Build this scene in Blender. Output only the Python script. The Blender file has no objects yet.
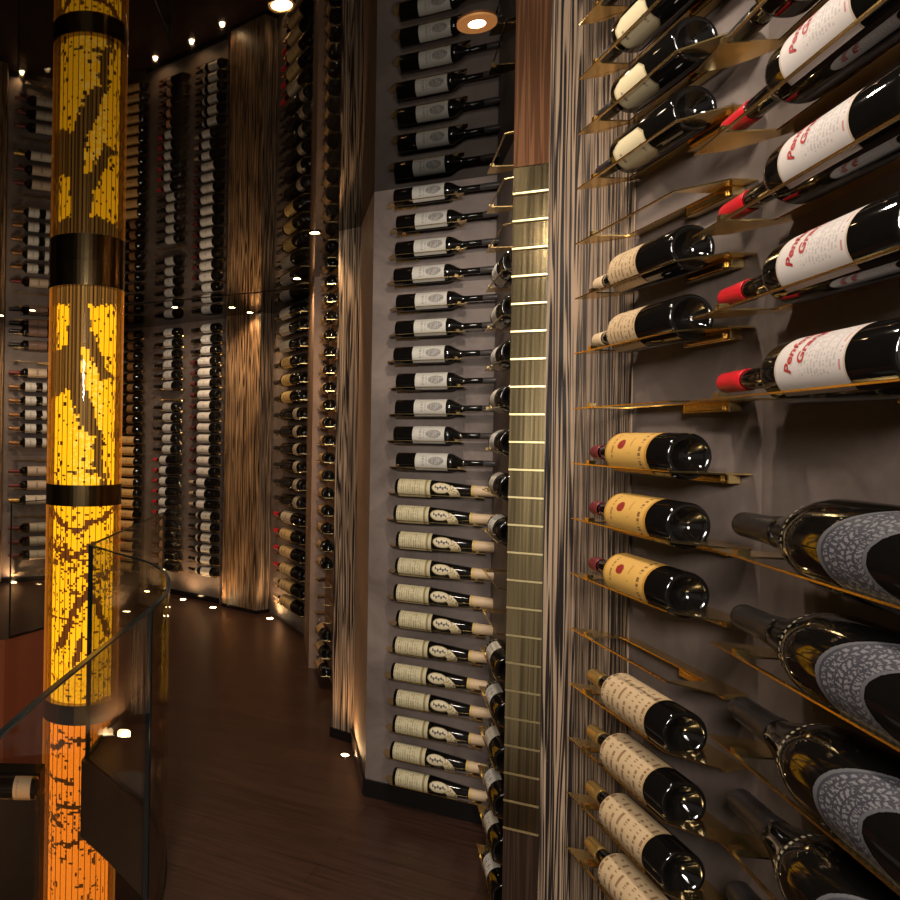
import bpy, bmesh, math, random
from mathutils import Vector, Matrix
from mathutils.geometry import tessellate_polygon

random.seed(7)
SC = bpy.context.scene
COL = SC.collection
EYE, CEIL = 1.6, 2.69

# ------------------------------------------------------------------ camera
FPX, PX, PY, ROLL = 800.0, 225.0, 434.0, math.radians(0.9)
ca, sa = math.cos(ROLL), math.sin(ROLL)
cam_d = bpy.data.cameras.new('camera')
cam = bpy.data.objects.new('camera', cam_d); COL.objects.link(cam)
cam_d.sensor_width = 36; cam_d.lens = 36*FPX/900
cam_d.shift_x = (450-PX)/900; cam_d.shift_y = (PY-450)/900
cam_d.clip_start = 0.05
cam.matrix_world = Matrix(((ca, -sa, 0, 0), (0, 0, -1, 0), (sa, ca, 0, EYE), (0, 0, 0, 1)))
SC.camera = cam

def ray(x, y):                       # direction with unit depth, in world axes
    dx, dy = (x-PX)/FPX, (y-PY)/FPX
    return Vector((dx*ca+dy*sa, 1, dx*sa-dy*ca))
def at_level(x, y, z):               # where the sight line meets a horizontal level
    r = ray(x, y); t = (z-EYE)/r.z
    return Vector((r.x*t, t, z))
def ground(x, y): return at_level(x, y, 0)
def at_depth(x, y, d):
    r = ray(x, y); return Vector((r.x*d, d, EYE+r.z*d))

class Wall:                          # vertical plane p0 -> p1, normal n towards the room
    def __init__(s, p0, p1, side):
        s.p0, s.p1 = Vector(p0[:2]), Vector(p1[:2])
        d = s.p1-s.p0; s.len = d.length; s.d = d/s.len
        s.n = Vector((s.d.y, -s.d.x))*side
    def hit(s, x, y, off):           # world point on the plane pushed off the wall
        r = ray(x, y); q = s.p0+s.n*off
        t = q.dot(s.n)/Vector((r.x, r.y)).dot(s.n)
        return Vector((r.x*t, t, EYE+r.z*t))
    def frame(s, p, off=None):       # local X = normal, Z = up; p lifted to wall surface (n = 0)
        k = (Vector(p[:2])-s.p0).dot(s.n)
        b = Vector(p[:2])-s.n*k
        n = s.n; y = Vector((-n.y, n.x))
        return Matrix(((n.x, y.x, 0, b.x), (n.y, y.y, 0, b.y), (0, 0, 1, p[2]), (0, 0, 0, 1)))
    def sign(s, nx):                 # +1 if world direction nx (2d) runs along local +Y
        return 1 if Vector((-s.n.y, s.n.x)).dot(Vector(nx)) > 0 else -1

# ------------------------------------------------------------------ materials
def mat(name):
    m = bpy.data.materials.new(name); m.use_nodes = True
    nt = m.node_tree; b = nt.nodes['Principled BSDF']
    return m, nt, b
def simple(name, col, rough=.5, metal=0, spec=.5, coat=0, emit=None, es=1):
    m, nt, b = mat(name)
    b.inputs['Base Color'].default_value = (*col, 1); b.inputs['Roughness'].default_value = rough
    b.inputs['Metallic'].default_value = metal; b.inputs['Specular IOR Level'].default_value = spec
    b.inputs['Coat Weight'].default_value = coat
    if emit: b.inputs['Emission Color'].default_value = (*emit, 1); b.inputs['Emission Strength'].default_value = es
    return m
def N(nt, t, **kw):
    n = nt.nodes.new(t)
    for k, v in kw.items(): setattr(n, k, v)
    return n
def ramp(nt, stops, interp='LINEAR'):
    r = N(nt, 'ShaderNodeValToRGB'); e = r.color_ramp; e.interpolation = interp
    while len(e.elements) < len(stops): e.elements.new(.5)
    for el, (p, c) in zip(e.elements, stops): el.position = p; el.color = (*c, 1)
    return r

def zebra(name, dark, mid, light, gain=1.0):
    m, nt, b = mat(name); L = nt.links.new
    uv = N(nt, 'ShaderNodeTexCoord'); mp = N(nt, 'ShaderNodeMapping'); mp.inputs['Scale'].default_value = (1, .016, 1)
    L(uv.outputs['UV'], mp.inputs['Vector'])
    n1 = N(nt, 'ShaderNodeTexNoise'); n1.inputs['Scale'].default_value = 24; n1.inputs['Detail'].default_value = 3; n1.inputs['Roughness'].default_value = .55; n1.inputs['Distortion'].default_value = .12
    L(mp.outputs['Vector'], n1.inputs['Vector'])
    r = ramp(nt, [(.28, light), (.315, dark), (.355, dark), (.37, light), (.40, light), (.415, dark), (.44, dark), (.452, light), (.475, mid), (.485, dark), (.515, dark), (.527, light), (.555, light), (.57, dark), (.60, dark), (.612, light), (.65, mid), (.67, dark)])
    L(n1.outputs['Fac'], r.inputs['Fac'])
    n2 = N(nt, 'ShaderNodeTexNoise'); n2.inputs['Scale'].default_value = 2.2
    L(uv.outputs['UV'], n2.inputs['Vector'])
    mx = N(nt, 'ShaderNodeMix', data_type='RGBA', blend_type='MULTIPLY'); mx.inputs[0].default_value = .45
    L(r.outputs['Color'], mx.inputs[6]); L(n2.outputs['Fac'], mx.inputs[7])
    L(mx.outputs[2], b.inputs['Base Color']); b.inputs['Roughness'].default_value = .38
    bp = N(nt, 'ShaderNodeBump'); bp.inputs['Strength'].default_value = .15; bp.inputs['Distance'].default_value = .002
    L(n1.outputs['Fac'], bp.inputs['Height']); L(bp.outputs['Normal'], b.inputs['Normal'])
    return m
M = {}
M['zebra'] = zebra('zebrano_wood', (.012, .009, .009), (.16, .105, .07), (.42, .30, .20))
M['brown_wood'] = zebra('brown_striped_wood', (.075, .030, .011), (.10, .042, .017), (.14, .062, .026))
M['dark_wood'] = zebra('dark_striped_wood', (.022, .011, .006), (.032, .017, .010), (.045, .024, .014))
for _q in ('brown_wood', 'dark_wood'):
    _b = M[_q].node_tree.nodes['Principled BSDF']; _b.inputs['Roughness'].default_value = .75; _b.inputs['Specular IOR Level'].default_value = .1
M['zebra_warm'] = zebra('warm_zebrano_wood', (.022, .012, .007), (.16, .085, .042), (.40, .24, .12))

def plaster(name, c0, c1):
    m, nt, b = mat(name); L = nt.links.new
    tc = N(nt, 'ShaderNodeTexCoord'); n1 = N(nt, 'ShaderNodeTexNoise'); n1.inputs['Scale'].default_value = 3.5; n1.inputs['Detail'].default_value = 8; n1.inputs['Roughness'].default_value = .65; n1.inputs['Distortion'].default_value = .8
    L(tc.outputs['UV'], n1.inputs['Vector'])
    r = ramp(nt, [(.34, c0), (.68, c1)]); L(n1.outputs['Fac'], r.inputs['Fac']); L(r.outputs['Color'], b.inputs['Base Color'])
    b.inputs['Roughness'].default_value = .6
    bp = N(nt, 'ShaderNodeBump'); bp.inputs['Strength'].default_value = .12; bp.inputs['Distance'].default_value = .004
    L(n1.outputs['Fac'], bp.inputs['Height']); L(bp.outputs['Normal'], b.inputs['Normal'])
    return m
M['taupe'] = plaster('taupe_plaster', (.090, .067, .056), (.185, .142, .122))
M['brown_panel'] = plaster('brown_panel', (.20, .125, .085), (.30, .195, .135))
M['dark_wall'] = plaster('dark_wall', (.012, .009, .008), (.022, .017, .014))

def brass(name, col, rough, streak=False):
    m, nt, b = mat(name); L = nt.links.new
    b.inputs['Metallic'].default_value = 1; b.inputs['Roughness'].default_value = rough
    b.inputs['Base Color'].default_value = (*col, 1)
    if streak:
        uv = N(nt, 'ShaderNodeTexCoord'); mp = N(nt, 'ShaderNodeMapping'); mp.inputs['Scale'].default_value = (1, .01, 1)
        L(uv.outputs['UV'], mp.inputs['Vector'])
        n1 = N(nt, 'ShaderNodeTexNoise'); n1.inputs['Scale'].default_value = 160; n1.inputs['Detail'].default_value = 3
        L(mp.outputs['Vector'], n1.inputs['Vector'])
        r = ramp(nt, [(.35, tuple(x*.5 for x in col)), (.65, tuple(min(1, x*1.3) for x in col))])
        L(n1.outputs['Fac'], r.inputs['Fac']); L(r.outputs['Color'], b.inputs['Base Color'])
    return m
M['brass'] = brass('polished_brass', (.90, .66, .28), .20)
M['brass_strip'] = brass('brushed_brass', (.46, .36, .19), .15, True)
M['bright_brass'] = brass('bright_brass', (1, .84, .45), .28)
M['bronze'] = brass('dark_bronze', (.30, .21, .10), .16)

def glassy_black(name, col):
    m = simple(name, col, .05, 0, .6); return m
M['glass'] = glassy_black('dark_bottle_glass', (.004, .0035, .003))
M['green_glass'] = glassy_black('green_bottle_glass', (.008, .009, .004))
M['capsules'] = {}
def cap_mat(key, col, rough=.35, metal=0.0):
    if key not in M['capsules']: M['capsules'][key] = simple(key+'_foil', col, rough, metal)
    return M['capsules'][key]
CAPS = {'black': ((.012, .011, .012), .3, 0), 'grey': ((.055, .048, .046), .3, .2), 'red': ((.55, .012, .02), .32, 0), 'dull_red': ((.13, .018, .02), .4, 0),
        'tan': ((.55, .40, .24), .5, 0), 'gold': ((.70, .45, .14), .3, .8), 'white': ((.6, .55, .5), .4, 0), 'copper': ((.30, .15, .06), .35, .6)}
# printed paper reads its ink from the mesh colour layer
m, nt, b = mat('printed_paper'); at = N(nt, 'ShaderNodeAttribute'); at.attribute_name = 'ink'
nt.links.new(at.outputs['Color'], b.inputs['Base Color']); b.inputs['Roughness'].default_value = .55; M['paper'] = m
M['red_ink'] = simple('red_ink', (.42, .03, .03), .5)

m, nt, b = mat('black_gloss_ceiling'); b.inputs['Base Color'].default_value = (.002, .0018, .0018, 1); b.inputs['Roughness'].default_value = .015; b.inputs['IOR'].default_value = 1.72
M['ceiling'] = m
def floor_mat():
    m, nt, b = mat('dark_wood_floor'); L = nt.links.new
    tc = N(nt, 'ShaderNodeTexCoord'); mp = N(nt, 'ShaderNodeMapping'); mp.inputs['Rotation'].default_value = (0, 0, .5)
    L(tc.outputs['Object'], mp.inputs['Vector'])
    br = N(nt, 'ShaderNodeTexBrick'); br.inputs['Scale'].default_value = 1; br.inputs['Brick Width'].default_value = 1.1; br.inputs['Row Height'].default_value = .14
    br.inputs['Mortar Size'].default_value = .0025; br.inputs['Color1'].default_value = (.042, .020, .013, 1); br.inputs['Color2'].default_value = (.054, .026, .017, 1); br.inputs['Mortar'].default_value = (.026, .013, .009, 1)
    L(mp.outputs['Vector'], br.inputs['Vector'])
    m2 = N(nt, 'ShaderNodeMapping'); m2.inputs['Scale'].default_value = (2, 30, 1); L(mp.outputs['Vector'], m2.inputs['Vector'])
    n1 = N(nt, 'ShaderNodeTexNoise'); n1.inputs['Scale'].default_value = 2; n1.inputs['Detail'].default_value = 5; L(m2.outputs['Vector'], n1.inputs['Vector'])
    r = ramp(nt, [(.3, (.6, .6, .6)), (.7, (1.25, 1.2, 1.2))]); L(n1.outputs['Fac'], r.inputs['Fac'])
    mx = N(nt, 'ShaderNodeMix', data_type='RGBA', blend_type='MULTIPLY'); mx.inputs[0].default_value = 1
    L(br.outputs['Color'], mx.inputs[6]); L(r.outputs['Color'], mx.inputs[7]); L(mx.outputs[2], b.inputs['Base Color'])
    b.inputs['Roughness'].default_value = .30; b.inputs['Specular IOR Level'].default_value = .35
    return m
M['floor'] = floor_mat()
M['black_base'] = simple('black_gloss_base', (.008, .007, .007), .12)
M['fascia'] = simple('dark_fascia', (.005, .004, .003), .5, spec=.12)
M['red_fascia'] = simple('column_lit_red_fascia', (.16, .06, .035), .55, spec=.2)  # dark red fascia, its colour raised for the column's orange light
def clear_glass(name, tint, ior=1.45):
    m = bpy.data.materials.new(name); m.use_nodes = True; nt = m.node_tree; L = nt.links.new
    nt.nodes.clear(); o = N(nt, 'ShaderNodeOutputMaterial'); t = N(nt, 'ShaderNodeBsdfTransparent'); t.inputs['Color'].default_value = (*tint, 1)
    g = N(nt, 'ShaderNodeBsdfGlossy'); g.inputs['Roughness'].default_value = .01; fr = N(nt, 'ShaderNodeFresnel'); fr.inputs['IOR'].default_value = ior
    ge = N(nt, 'ShaderNodeNewGeometry'); mr = N(nt, 'ShaderNodeMapRange'); mr.inputs['To Min'].default_value = ior; mr.inputs['To Max'].default_value = 1/ior
    L(ge.outputs['Backfacing'], mr.inputs['Value']); L(mr.outputs['Result'], fr.inputs['IOR'])
    mx = N(nt, 'ShaderNodeMixShader'); L(fr.outputs[0], mx.inputs[0]); L(t.outputs[0], mx.inputs[1]); L(g.outputs[0], mx.inputs[2]); L(mx.outputs[0], o.inputs['Surface'])
    return m
M['pane'] = clear_glass('clear_pane', (.90, .91, .88), 1.33)
M['tube'] = clear_glass('amber_tube', (.97, .80, .50), 1.5)
def tube_mat():
    m = clear_glass('amber_tube_lit', (.97, .82, .52), 1.35); nt = m.node_tree; L = nt.links.new
    out = [n for n in nt.nodes if n.type == 'OUTPUT_MATERIAL'][0]; src = out.inputs['Surface'].links[0].from_socket
    em = N(nt, 'ShaderNodeEmission'); em.inputs['Color'].default_value = (1, .30, .03, 1); lw = N(nt, 'ShaderNodeLayerWeight'); lw.inputs['Blend'].default_value = .5
    pw = N(nt, 'ShaderNodeMath', operation='POWER'); pw.inputs[1].default_value = 2.2; L(lw.outputs['Facing'], pw.inputs[0])
    ml = N(nt, 'ShaderNodeMath', operation='MULTIPLY'); ml.inputs[1].default_value = .30; L(pw.outputs[0], ml.inputs[0]); L(ml.outputs[0], em.inputs['Strength'])
    ad = N(nt, 'ShaderNodeAddShader'); L(src, ad.inputs[0]); L(em.outputs[0], ad.inputs[1]); L(ad.outputs[0], out.inputs['Surface']); return m
M['tube'] = tube_mat()
M['pane_edge'] = simple('glass_edge', (.010, .018, .020), .15)
m, nt, b = mat('lit_mosaic'); at = N(nt, 'ShaderNodeAttribute'); at.attribute_name = 'ink'
nt.links.new(at.outputs['Color'], b.inputs['Emission Color']); b.inputs['Emission Strength'].default_value = 1.5
b.inputs['Base Color'].default_value = (.02, .012, .006, 1); b.inputs['Roughness'].default_value = .4; M['mosaic'] = m
M['lamp'] = simple('lamp_glow', (1, 1, 1), emit=(1, .86, .66), es=30)
M['halo'] = simple('painted_lamp_halo', (.5, .25, .1), .3, .6, emit=(1, .38, .10), es=.22)  # emissive ring paints the orange halo around the alcove downlight
M['lamp_warm'] = simple('warm_lamp_glow', (1, 1, 1), emit=(1, .72, .38), es=36)

# ------------------------------------------------------------------ helpers
def link(name, me, parent=None, mtx=None):
    o = bpy.data.objects.new(name, me); COL.objects.link(o)
    if parent: o.parent = parent
    if mtx is not None: o.matrix_world = mtx if not parent else mtx
    return o
def from_bm(name, bm, material, smooth=False):
    me = bpy.data.meshes.new(name); bm.normal_update(); bm.to_mesh(me); bm.free()
    for mm in (material if isinstance(material, (list, tuple)) else [material]): me.materials.append(mm)
    if smooth:
        for p in me.polygons: p.use_smooth = True
    return me
def thing(name, label, cat, mtx=None, group=None):
    o = bpy.data.objects.new(name, None); COL.objects.link(o); o.empty_display_size = .05
    if mtx is not None: o.matrix_world = mtx
    tag(o, label, cat, group); return o
def tag(o, label, cat, group=None):
    o['label'] = label; o['category'] = cat
    if group: o['group'] = group
def struct(name, me, mtx=None):
    o = link(name, me, None, mtx); o['kind'] = 'structure'; return o
def box(bm, x0, x1, y0, y1, z0, z1, mi=0):
    v = [bm.verts.new(p) for p in ((x0, y0, z0), (x1, y0, z0), (x1, y1, z0), (x0, y1, z0), (x0, y0, z1), (x1, y0, z1), (x1, y1, z1), (x0, y1, z1))]
    for f in ((3, 2, 1, 0), (4, 5, 6, 7), (0, 1, 5, 4), (1, 2, 6, 5), (2, 3, 7, 6), (3, 0, 4, 7)):
        bm.faces.new([v[i] for i in f]).material_index = mi
def prism(bm, pts, z0, z1, mi=0):    # extruded plan polygon (counter-clockwise)
    a = [bm.verts.new((p[0], p[1], z0)) for p in pts]; c = [bm.verts.new((p[0], p[1], z1)) for p in pts]
    n = len(pts)
    bm.faces.new(a[::-1]).material_index = mi; bm.faces.new(c).material_index = mi
    for i in range(n):
        bm.faces.new((a[i], a[(i+1) % n], c[(i+1) % n], c[i])).material_index = mi
def slab(name, p0, p1, thick, z0, z1, material, uv=True):
    """vertical wall panel from p0 to p1; its thickness goes to the side away from the room (thick signed)"""
    p0, p1 = Vector(p0[:2]), Vector(p1[:2]); d = (p1-p0); L = d.length; d /= L; n = Vector((d.y, -d.x))*thick
    bm = bmesh.new(); q = [p0, p1, p1+n, p0+n]
    v = [bm.verts.new((*p, z)) for z in (z0, z1) for p in q]
    fs = [(0, 1, 5, 4), (1, 2, 6, 5), (2, 3, 7, 6), (3, 0, 4, 7), (0, 3, 2, 1), (4, 5, 6, 7)]
    lay = bm.loops.layers.uv.new('UVMap')
    for k, f in enumerate(fs):
        fc = bm.faces.new([v[i] for i in f])
        for lp in fc.loops:
            c = lp.vert.co; s = (Vector(c[:2])-p0).dot(d); t = (Vector(c[:2])-p0).dot(Vector((d.y, -d.x)))
            lp[lay].uv = (s+t+p0.x*3.1, c.z)
    bmesh.ops.recalc_face_normals(bm, faces=bm.faces)
    return from_bm(name, bm, material)
def lathe(bm, prof, seg, sgn, mi=0, z0=0.0, x0=0.0):   # profile (s, r) along local Y*sgn, centred on (x0, z0)
    rings = []
    for s, r in prof:
        if r < 1e-6: rings.append([bm.verts.new((x0, s*sgn, z0))])
        else: rings.append([bm.verts.new((x0+r*math.cos(2*math.pi*i/seg), s*sgn, z0+r*math.sin(2*math.pi*i/seg))) for i in range(seg)])
    for A, B in zip(rings, rings[1:]):
        for i in range(seg):
            j = (i+1) % seg
            if len(A) == 1 and len(B) == 1: continue
            if len(A) == 1: f = bm.faces.new((A[0], B[i], B[j]))
            elif len(B) == 1: f = bm.faces.new((A[i], A[j], B[0]))
            else: f = bm.faces.new((A[i], A[j], B[j], B[i]))
            f.material_index = mi; f.smooth = True
def fix(bm): bmesh.ops.recalc_face_normals(bm, faces=bm.faces)
def lerp_prof(prof, s):
    for (a, ra), (b_, rb) in zip(prof, prof[1:]):
        if a <= s <= b_ and b_ > a: return ra+(rb-ra)*(s-a)/(b_-a)
    return prof[-1][1]
def ss(x): x = max(0, min(1, x)); return x*x*(3-2*x)

# ------------------------------------------------------------------ bottles
def profile(L, R, shape, capf):
    out = []
    if shape == 'bordeaux': b0, b1, rn = .64, .74, .37
    elif shape == 'longneck': b0, b1, rn = .47, .60, .34
    elif shape == 'taper': b0, b1, rn = .36, .82, .56
    elif shape == 'tall': b0, b1, rn = .56, .69, .37
    elif shape == 'burgundy': b0, b1, rn = .50, .76, .37
    else: b0, b1, rn = .52, .84, .33       # champagne
    for i in range(17):
        t = i/16; s = b0+(b1-b0)*t
        k = ss(t) if shape in ('bordeaux', 'longneck') else (t**1.1 if shape == 'taper' else ss(t)**.9)
        out.append((s*L, R*(1-(1-rn)*k)))
    out.append((L*.985, R*rn*.92))
    return out
def bottle_parts(key, L, R, shape, cap, capf, patches, sgn, seg=28, tilt=20):
    """returns list of (part name, mesh) in the rack frame; axis at X=0, Z=0; bottom at Y=0"""
    side = profile(L, R, shape, capf)
    base = [(.022*L/.3, 0), (.016*L/.3, R*.35), (.005, R*.70), (.0008, R*.80), (0, R*.88), (.0012, R*.95), (.005, R), ]
    full = base+side
    bm = bmesh.new(); lathe(bm, full+[(L, R*.25), (L, 0)], seg, sgn); fix(bm)
    parts = [('glass_body', from_bm(key+'_glass', bm, M['glass']))]
    c0 = L*(1-capf)
    if capf:
        pr = [(c0, lerp_prof(full, c0)+.0003)]+[(c0+(L-c0)*t, lerp_prof(full, c0+(L-c0)*t)+.0011) for t in (.02, .3, .6, .85, .97)]
        rr = pr[-1][1]
        pr += [(L+.001, rr*.9), (L+.0015, 0)]
        bm = bmesh.new(); lathe(bm, pr, max(12, seg-8), sgn); fix(bm)
        parts.append(('capsule', from_bm(key+'_capsule', bm, cap_mat(cap, *CAPS[cap]))))
    # neck x normal gives the reading direction: (0,sgn,0) x (1,0,0) = (0,0,-sgn)
    for (pname, s0, s1, half, cell, fn) in patches:
        bm = bmesh.new(); lay = bm.loops.layers.float_color.new('ink')
        ns = max(1, round((s1-s0)/cell)); rm = lerp_prof(full, (s0+s1)/2); W = 2*math.radians(half); nt_ = max(6, round(W*rm/cell))
        vs = {}
        def vert(i, j):
            if (i, j) not in vs:
                s = s0+(s1-s0)*i/ns; th = -W/2+W*j/nt_; r = lerp_prof(full, s)+.0007
                a = th+math.radians(tilt)*(-sgn)
                vs[i, j] = bm.verts.new((r*math.cos(a), s*sgn, r*math.sin(a)*(-sgn)))
            return vs[i, j]
        for i in range(ns):
            for j in range(nt_):
                c = fn((i+.5)/ns, ((j+.5)/nt_)*2-1)
                if c is None: continue
                f = bm.faces.new((vert(i, j), vert(i+1, j), vert(i+1, j+1), vert(i, j+1))); f.smooth = True
                for lp in f.loops: lp[lay] = (*c, 1)
        for f in bm.faces:           # outward
            f.normal_update()
            cc = f.calc_center_median()
            if f.normal.x*cc.x+f.normal.z*cc.z < 0: f.normal_flip()
        parts.append((pname, from_bm(key+'_'+pname, bm, M['paper'])))
    return parts, full
def rnd(i, j, k=0): return random.Random(i*7919+j*104729+k*31).random()

def lab_plain(col, ink, rows=((.2, .5), (.34, .7), (.5, .4), (.66, .75), (.8, .6)), seed=0, border=None):
    def fn(s, t):
        if border and (s < .06 or s > .94 or abs(t) > .93): return border
        for k, (r0, w) in enumerate(rows):
            if abs(s-r0) < .028 and abs(t) < w*.75 and rnd(int(t*26), k, seed) > .3: return ink
        return col
    return fn
def lab_engraved(s, t):
    col = (.44, .42, .37)
    dx, dy = (s-.66)/.24, t/.36
    r = dx*dx+dy*dy
    if r < 1:
        return (.15, .145, .13) if rnd(int(s*30), int(t*30), 3) < .5 else ((.30, .285, .26) if r < .8 else (.2, .19, .17))
    if abs(s-.25) < .03 and abs(t) < .5 and rnd(int(t*22), 1) > .35: return (.25, .24, .21)
    if abs(s-.36) < .02 and abs(t) < .4 and rnd(int(t*22), 2) > .35: return (.28, .26, .23)
    return col
def lab_gold(s, t):
    base = (.50, .44, .27)
    if .84 < s < .90: return (.22, .17, .07)
    if s >= .90: return (.46, .40, .24)
    k = int(s*14)
    if s < .8 and abs(s*14-k-.5) < .22 and abs(t) < .72 and rnd(int(t*24), k, 5) > .42: return (.27, .22, .12)
    return base
def lab_swirl(s, t):                 # comma shaped second label
    cx, cy = .33, -.05
    d = math.hypot((s-cx)/.33, (t-cy)/.50)
    if d < 1:
        if abs(s-cx) < .23 and abs(t+.05-.07*math.sin(s*38)) < .085+.05*math.sin(s*71): return (.05, .04, .03)
        if d > .88: return (.34, .27, .12)
        return (.56, .48, .32)
    # tail sweeping round towards the far edge
    c2 = (.34, .62); r2 = math.hypot((s-c2[0])/1.0, (t-c2[1])/1.9)
    if .26 < r2 < .60 and s > .46 and t > -.35: return (.56, .47, .28) if rnd(int(s*20), int(t*10), 4) > .15 else (.2, .15, .06)
    return None
def lab_yellow(s, t):
    base = (.62, .36, .085)
    if s < .05 or s > .96 or abs(t) > .95: return (.45, .22, .03)
    if ((s-.63)/.085)**2+((t-.02)/.17)**2 < 1: return (.26, .018, .012)
    if abs(s-.82) < .018 and abs(t) < .45 and rnd(int(t*20), 1, 2) > .4: return (.30, .15, .04)
    if abs(s-.16) < .03 and abs(t) < .75 and rnd(int(t*26), 2, 2) > .35: return (.20, .10, .03)
    if abs(s-.40) < .012 and abs(t) < .3 and rnd(int(t*20), 3, 2) > .4: return (.42, .22, .05)
    return base
def lab_script(s, t):
    base = (.50, .36, .205)
    if s > .965 or s < .03: return (.40, .27, .13)
    k = int(s*8)
    if abs(s*8-k-.5) < .16 and abs(t) < .70 and rnd(int(t*22), k, 11) > .45: return (.24, .14, .07)
    return base
def lab_octagon(s, t):
    if abs(2*s-1)+abs(t) > 1.62: return None
    if abs(2*s-1)+abs(t) > 1.5 or s < .04 or s > .96 or abs(t) > .94: return (.34, .28, .15)
    if abs(s-.8) < .03 and abs(t) < .3 and rnd(int(t*16), 5) > .4: return (.2, .16, .1)
    if abs(s-.18) < .03 and abs(t) < .35 and rnd(int(t*16), 6) > .4: return (.2, .16, .1)
    return (.55, .47, .29)
def lab_grange(s, t):
    base = (.62, .56, .52)
    if s < .02 or s > .98: return (.5, .4, .3)
    if .12 < s < .62 and abs(t) < .62:
        k = int(s*46)
        if k % 2 == 0 and rnd(int(t*40), k, 21) > .45: return (.46, .41, .39)
    if abs(s-.07) < .012 and abs(t) < .6 and rnd(int(t*30), 3, 8) > .4: return (.5, .2, .2)
    return base
def lab_arch(s, t):                  # silver lettered arch round a dark centre
    a = math.hypot(s/.98, t/.98)
    inner = math.hypot(s/.60, t/.60)
    if a > 1: return None
    if inner < 1: return None if inner < .95 else (.085, .083, .09)
    if a > .965: return (.085, .083, .09)
    if a > .94: return (.03, .03, .04)
    ang = math.atan2(t, s); w = .5+.5*math.sin(ang*64+math.sin(a*60)*2.0); v = rnd(int(ang*48), int(a*46), 13)
    ring = (a-.6)*14
    if ring-int(ring) < .22: return (.03, .03, .04)
    if v > .30 and w > .35: return (.16, .153, .16)
    return (.035, .035, .045)
def lab_band(col):
    return lambda s, t: col
def lab_vintage(s, t):               # tan rear label of the magnum
    k = int(s*12)
    if abs(s*12-k-.5) < .2 and abs(t) < .8 and rnd(int(t*26), k, 41) > .4: return (.12, .085, .04)
    return (.30, .22, .11)

CREAM, WHITE, INK = (.50, .44, .33), (.52, .50, .47), (.20, .17, .14)
TYPES = {}
def btype(key, L, R, shape, cap, capf, patches, seg=24, tilt=20): TYPES[key] = dict(L=L, R=R, shape=shape, cap=cap, capf=capf, patches=patches, seg=seg, tilt=tilt)
MESHES = {}
def get_bottle(key, sgn):
    if (key, sgn) not in MESHES:
        t = TYPES[key]; L = t['L']
        pt = [(p[0], p[1]*L, p[2]*L, p[3], p[4], p[5]) for p in t['patches']]
        parts, full = bottle_parts(key, L, t['R'], t['shape'], t['cap'], t['capf'], pt, sgn, t['seg'], t['tilt'])
        MESHES[key, sgn] = (parts, full)
    return MESHES[key, sgn]
def put_bottle(key, wall, p, neck, label, group=None):
    """p = centre of the bottle's base in the world; neck = plan direction of the neck"""
    sgn = wall.sign(neck); fr = wall.frame(p)
    k = (Vector(p[:2])-wall.p0).dot(wall.n)
    mtx = fr @ Matrix.Translation((k, 0, 0))
    root = thing('wine_bottle', label, 'wine bottle', mtx, group)
    for nm, me in get_bottle(key, sgn)[0]:
        o = bpy.data.objects.new(nm, me); COL.objects.link(o); o.parent = root
    return root

# ------------------------------------------------------------------ brass bottle shelves
SHELF = {}; HWF = .80
def shelf_mesh(key, R, n0, s_near, s_far, depth, slot0, slot1, sgn, tip):
    """plate with a slot the bottle sinks into; Z=0 is the bottle axis level"""
    if (key, sgn) in SHELF: return SHELF[key, sgn]
    hw = HWF*R+.0014; drop = math.sqrt(1-HWF*HWF)*R; zt = -drop-.0008; zb = zt-.0026
    bm = bmesh.new()
    def plate(pts):
        pts = [(x, y*sgn) for x, y in pts]
        if sgn < 0: pts = pts[::-1]
        prism(bm, pts, zb, zt)
    # rear rail, front rail, near end, far end (with pointed tip)
    plate([(0.001, slot0), (n0-hw, slot0), (n0-hw, slot1), (0.001, slot1)])
    plate([(n0+hw, slot0), (depth, slot0), (depth, slot1), (n0+hw, slot1)])
    plate([(0.001, s_near), (depth*.45, s_near), (depth, slot0-.004), (depth, slot0), (0.001, slot0)])
    plate([(0.001, slot1), (depth, slot1), (depth, s_far), (depth*.55, s_far-tip*.2), (0.001, s_far-tip)])
    fix(bm)
    pl = from_bm(key+'_plate', bm, M['brass'])
    bm = bmesh.new()                 # bracket block under the plate, two bolts' worth
    a, c = sorted(((s_near+.03)*sgn, (s_near+.03+.30*(s_far-s_near))*sgn))
    box(bm, .0008, .022, a, c, zb-.016, zb)
    box(bm, .022, .026, a+.1*(c-a), c-.1*(c-a), zb-.013, zb-.003)
    bmesh.ops.bevel(bm, geom=[e for e in bm.edges], offset=.0012, segments=1, affect='EDGES'); fix(bm)
    br = from_bm(key+'_bracket', bm, M['brass'])
    bm = bmesh.new()                 # folded stop by the neck
    y0, y1 = sorted((slot1*sgn, (slot1+.012)*sgn))
    box(bm, n0+hw*.75, depth, y0, y1, zt, zt+.008); fix(bm)
    st = from_bm(key+'_stop', bm, M['brass'])
    SHELF[key, sgn] = (pl, br, st)
    return SHELF[key, sgn]
def put_shelf(key, wall, p, neck, label, group, R, n0, s_near, s_far, depth, slot0, slot1, tip=.05):
    sgn = wall.sign(neck); mtx = wall.frame(p)
    root = thing('bottle_shelf', label, 'shelf', mtx, group)
    for nm, me in zip(('plate', 'bracket', 'neck_stop'), shelf_mesh(key, R, n0, s_near, s_far, depth, slot0, slot1, sgn, tip)):
        o = bpy.data.objects.new(nm, me); COL.objects.link(o); o.parent = root
    return root
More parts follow.
